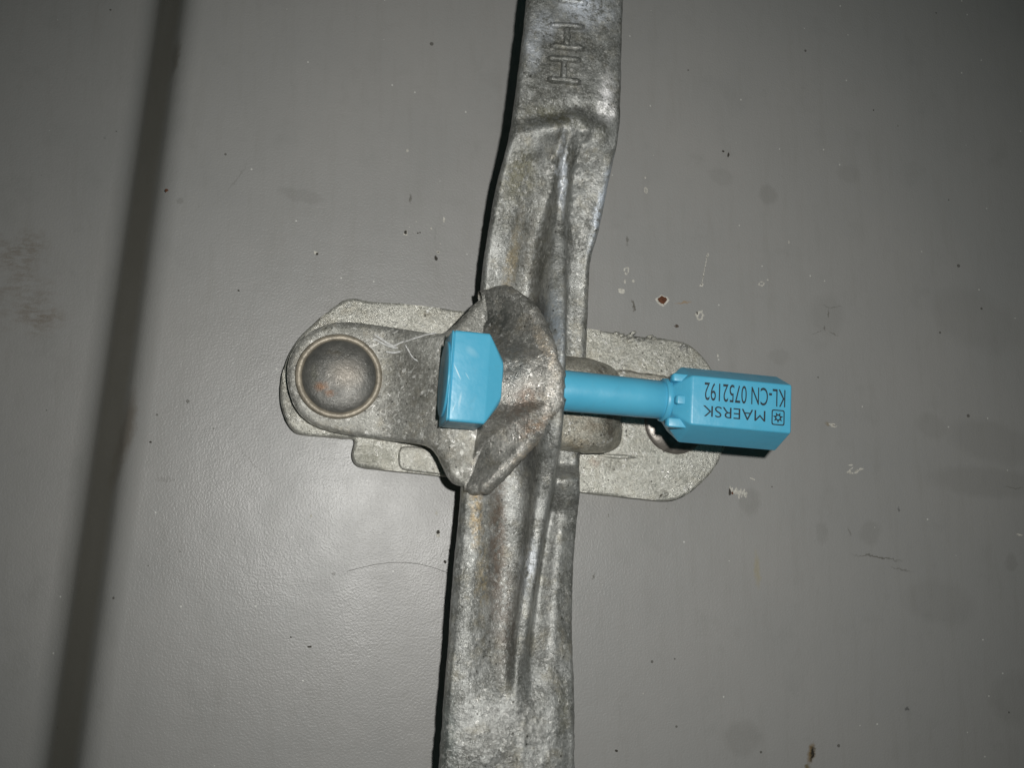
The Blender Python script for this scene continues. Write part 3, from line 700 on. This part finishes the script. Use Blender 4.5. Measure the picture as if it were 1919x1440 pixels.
# ------------------------------------------------------------------ bolt seal
seal = thing('bolt_seal', 'bright blue plastic bolt seal with printed lock body, pushed through hasp and handle', 'seal', U(1100, 745, 175))
WA = 178.0
A0 = U(838, 712, WA); A1 = U(1486, 773, 172)
ax = (A1-A0).normalized()
side = Vector((0, 0, 1)).cross(ax).normalized()  # roughly +v
nrmv = ax.cross(side).normalized()
if side.y < 0: side = -side
if nrmv.z < 0: nrmv = -nrmv
def loft(secs, mat, name, parent, caps=True, smooth=True):
    # secs: list of (distance along axis, [(b, n), ...], centre shift (b, n))
    bm = bmesh.new(); Rg = []
    for d, pts in secs: Rg.append([bm.verts.new(W(A0+ax*d+side*b+nrmv*n)) for b, n in pts])
    for a, b in zip(Rg, Rg[1:]):
        L = len(a)
        for j in range(L): bm.faces.new((a[j], a[(j+1) % L], b[(j+1) % L], b[j]))
    if caps: bm.faces.new(Rg[0][::-1]); bm.faces.new(Rg[-1])
    return bm
def circ(r, n=40): return [(r*math.cos(2*math.pi*i/n), r*math.sin(2*math.pi*i/n)) for i in range(n)]
def rpoly(corners, r, k=5):                      # polygon with rounded corners
    o = []; L = len(corners)
    for i in range(L):
        p = Vector(corners[i]); a = Vector(corners[i-1]); b = Vector(corners[(i+1) % L])
        p1 = p+(a-p).normalized()*r; p2 = p+(b-p).normalized()*r
        for j in range(k+1):
            t = j/k; o.append(tuple((p1*(1-t)+p*t)*(1-t)+(p*(1-t)+p2*t)*t))
    return o
def D(px, py, w=WA): return (U(px, py, w)-A0).dot(ax)
# shank
d1 = D(1262, 752); 
link('shank', loft([(20, circ(34)), (D(1055, 742), circ(35.5)), (d1-70, circ(34)), (d1+30, circ(33))], M['blue'], '', None), M['blue'], seal)
# head
hb = [(-76, -46), (76, -46), (76, 50), (-76, 50)]
def scl(c, k, k2=None): return [(b*k, n*(k2 or k)) for b, n in c]
def tap(b, n, k): return b
hs = [(0, rpoly(scl(hb, .97), 5)), (2.5, rpoly(hb, 5)), (59, rpoly(hb, 5)), (62, rpoly(scl(hb, .97, .985), 7)), (86, rpoly(scl(hb, .52, .80), 16)), (88, rpoly(scl(hb, .45, .74), 16))]
head = link('bolt_head', loft(hs, None, '', None), M['blue'], seal); sharp(head, 28)
link('end_flange', loft([(-7.5, circ(62)), (-6.5, circ(64)), (-4, circ(64)), (-3, circ(62))], None, '', None), M['blue'], head)
link('rim', loft([(-3.0, rpoly(scl(hb, .985), 6)), (-2.4, rpoly(scl(hb, 1.0), 7)), (-.6, rpoly(scl(hb, 1.0), 7)), (-.3, rpoly(scl(hb, .985), 6))], None, '', None), M['blue'], head)
# lock body: hexagonal with a chamfered shoulder
s = 42; hh = 67; dp = 60; SH = -5
hexa = [(-hh, 0), (-s, -dp), (s, -dp), (hh, 0), (s, dp), (-s, dp)]
dl = D(1298, 756, WA+60); dr = D(1486, 773, WA+60)
hexa = [(b+SH, n) for b, n in hexa]
bs = [(dl-25, rpoly(scl(hexa, .57), 5)), (dl-24, rpoly(scl(hexa, .60), 5)), (dl-3, rpoly(scl(hexa, .95), 3.5)), (dl, rpoly(scl(hexa, .985), 3)), (dl+3, rpoly(hexa, 3)), (dr-2, rpoly(hexa, 3)), (dr, rpoly(scl(hexa, .975), 3))]
body = link('lock_body', loft(bs, None, '', None), M['blue'], seal); sharp(body, 25)
link('collar', loft([(dl-34, circ(37)), (dl-33, circ(38)), (dl-20, circ(39))], None, '', None), M['blue'], body)
def tab(b, n, d0, d1_, hw, ht):
    c = rpoly([(b-hw, n-ht), (b+hw, n-ht), (b+hw, n+ht), (b-hw, n+ht)], 2.5, 4)
    def k(f): return [(b+(x-b)*f, n+(y-n)*f) for x, y in c]
    o = link('tab', loft([(d0, k(.55)), (d0+1.5, k(.85)), (d0+4, k(1)), (d1_, k(1))], None, '', None), M['blue'], body); sharp(o, 40)
tab(34, 36, dl-30, dl+2, 7, 9); tab(-44, 34, dl-36, dl+2, 8, 9); tab(-5, 44, dl-24, dl+2, 8, 7)
# printing on the front face
def place(bm, d, b, sx, sy, rot180=True):
    for v in bm.verts:
        x, y = v.co.x*sx, v.co.y*sy
        v.co = W(A0+ax*(d-x)+side*(b-y)+nrmv*(dp+0.5+v.co.z))
def text(body_, height, width, d, b, thin, name):
    cu = bpy.data.curves.new('t', 'FONT'); cu.body = body_; cu.size = 1.0; cu.offset = thin; cu.resolution_u = 6
    o = bpy.data.objects.new('t', cu); COL.objects.link(o)
    dg = bpy.context.evaluated_depsgraph_get(); dg.update()
    me = bpy.data.meshes.new_from_object(o.evaluated_get(dg))
    bm = bmesh.new(); bm.from_mesh(me); bpy.data.objects.remove(o); bpy.data.curves.remove(cu); bpy.data.meshes.remove(me)
    xs = [v.co.x for v in bm.verts]; ys = [v.co.y for v in bm.verts]
    for v in bm.verts: v.co.x -= min(xs); v.co.y -= min(ys); v.co.z = 0
    place(bm, d, b, width/(max(xs)-min(xs)), height/(max(ys)-min(ys)))
    return link(name, bm, M['ink'], body, smooth=False)
dR = D(1474, 770, WA+dp)
def dd(px): return D(px, 760, WA+dp)
text('KL-CN 0752192', 31, dd(1474)-dd(1321), dd(1474), 27.5, -0.001, 'serial_number')
text('MAERSK', 19, dd(1437)-dd(1319), dd(1437), -12.5, -0.003, 'printed_name')
bm = bmesh.new()                                  # rounded square with a seven-pointed star
cd, cb = dd(1461), -22
o1 = rpoly([(-12, -13.5), (12, -13.5), (12, 13.5), (-12, 13.5)], 4, 5); o2 = rpoly([(-10, -11.5), (10, -11.5), (10, 11.5), (-10, 11.5)], 3, 5)
def pt(x, y, z=0): return W(A0+ax*(cd-x)+side*(cb-y)+nrmv*(dp+0.5+z))
va = [bm.verts.new(pt(*p)) for p in o1]; vb = [bm.verts.new(pt(*p)) for p in o2]
for i in range(len(va)): bm.faces.new((va[i], va[(i+1) % len(va)], vb[(i+1) % len(va)], vb[i]))
o_ = []; i_ = []
for i in range(14):
    a = math.pi/2+math.pi*i/7; r = 9.8 if i % 2 == 0 else 5.0
    o_.append(bm.verts.new(pt(r*math.cos(a), r*math.sin(a)))); r2 = 3.2
    i_.append(bm.verts.new(pt(r2*math.cos(a), r2*math.sin(a))))
for i in range(14): bm.faces.new((o_[i], o_[(i+1) % 14], i_[(i+1) % 14], i_[i]))
link('star_emblem', bm, M['ink'], body, smooth=False)
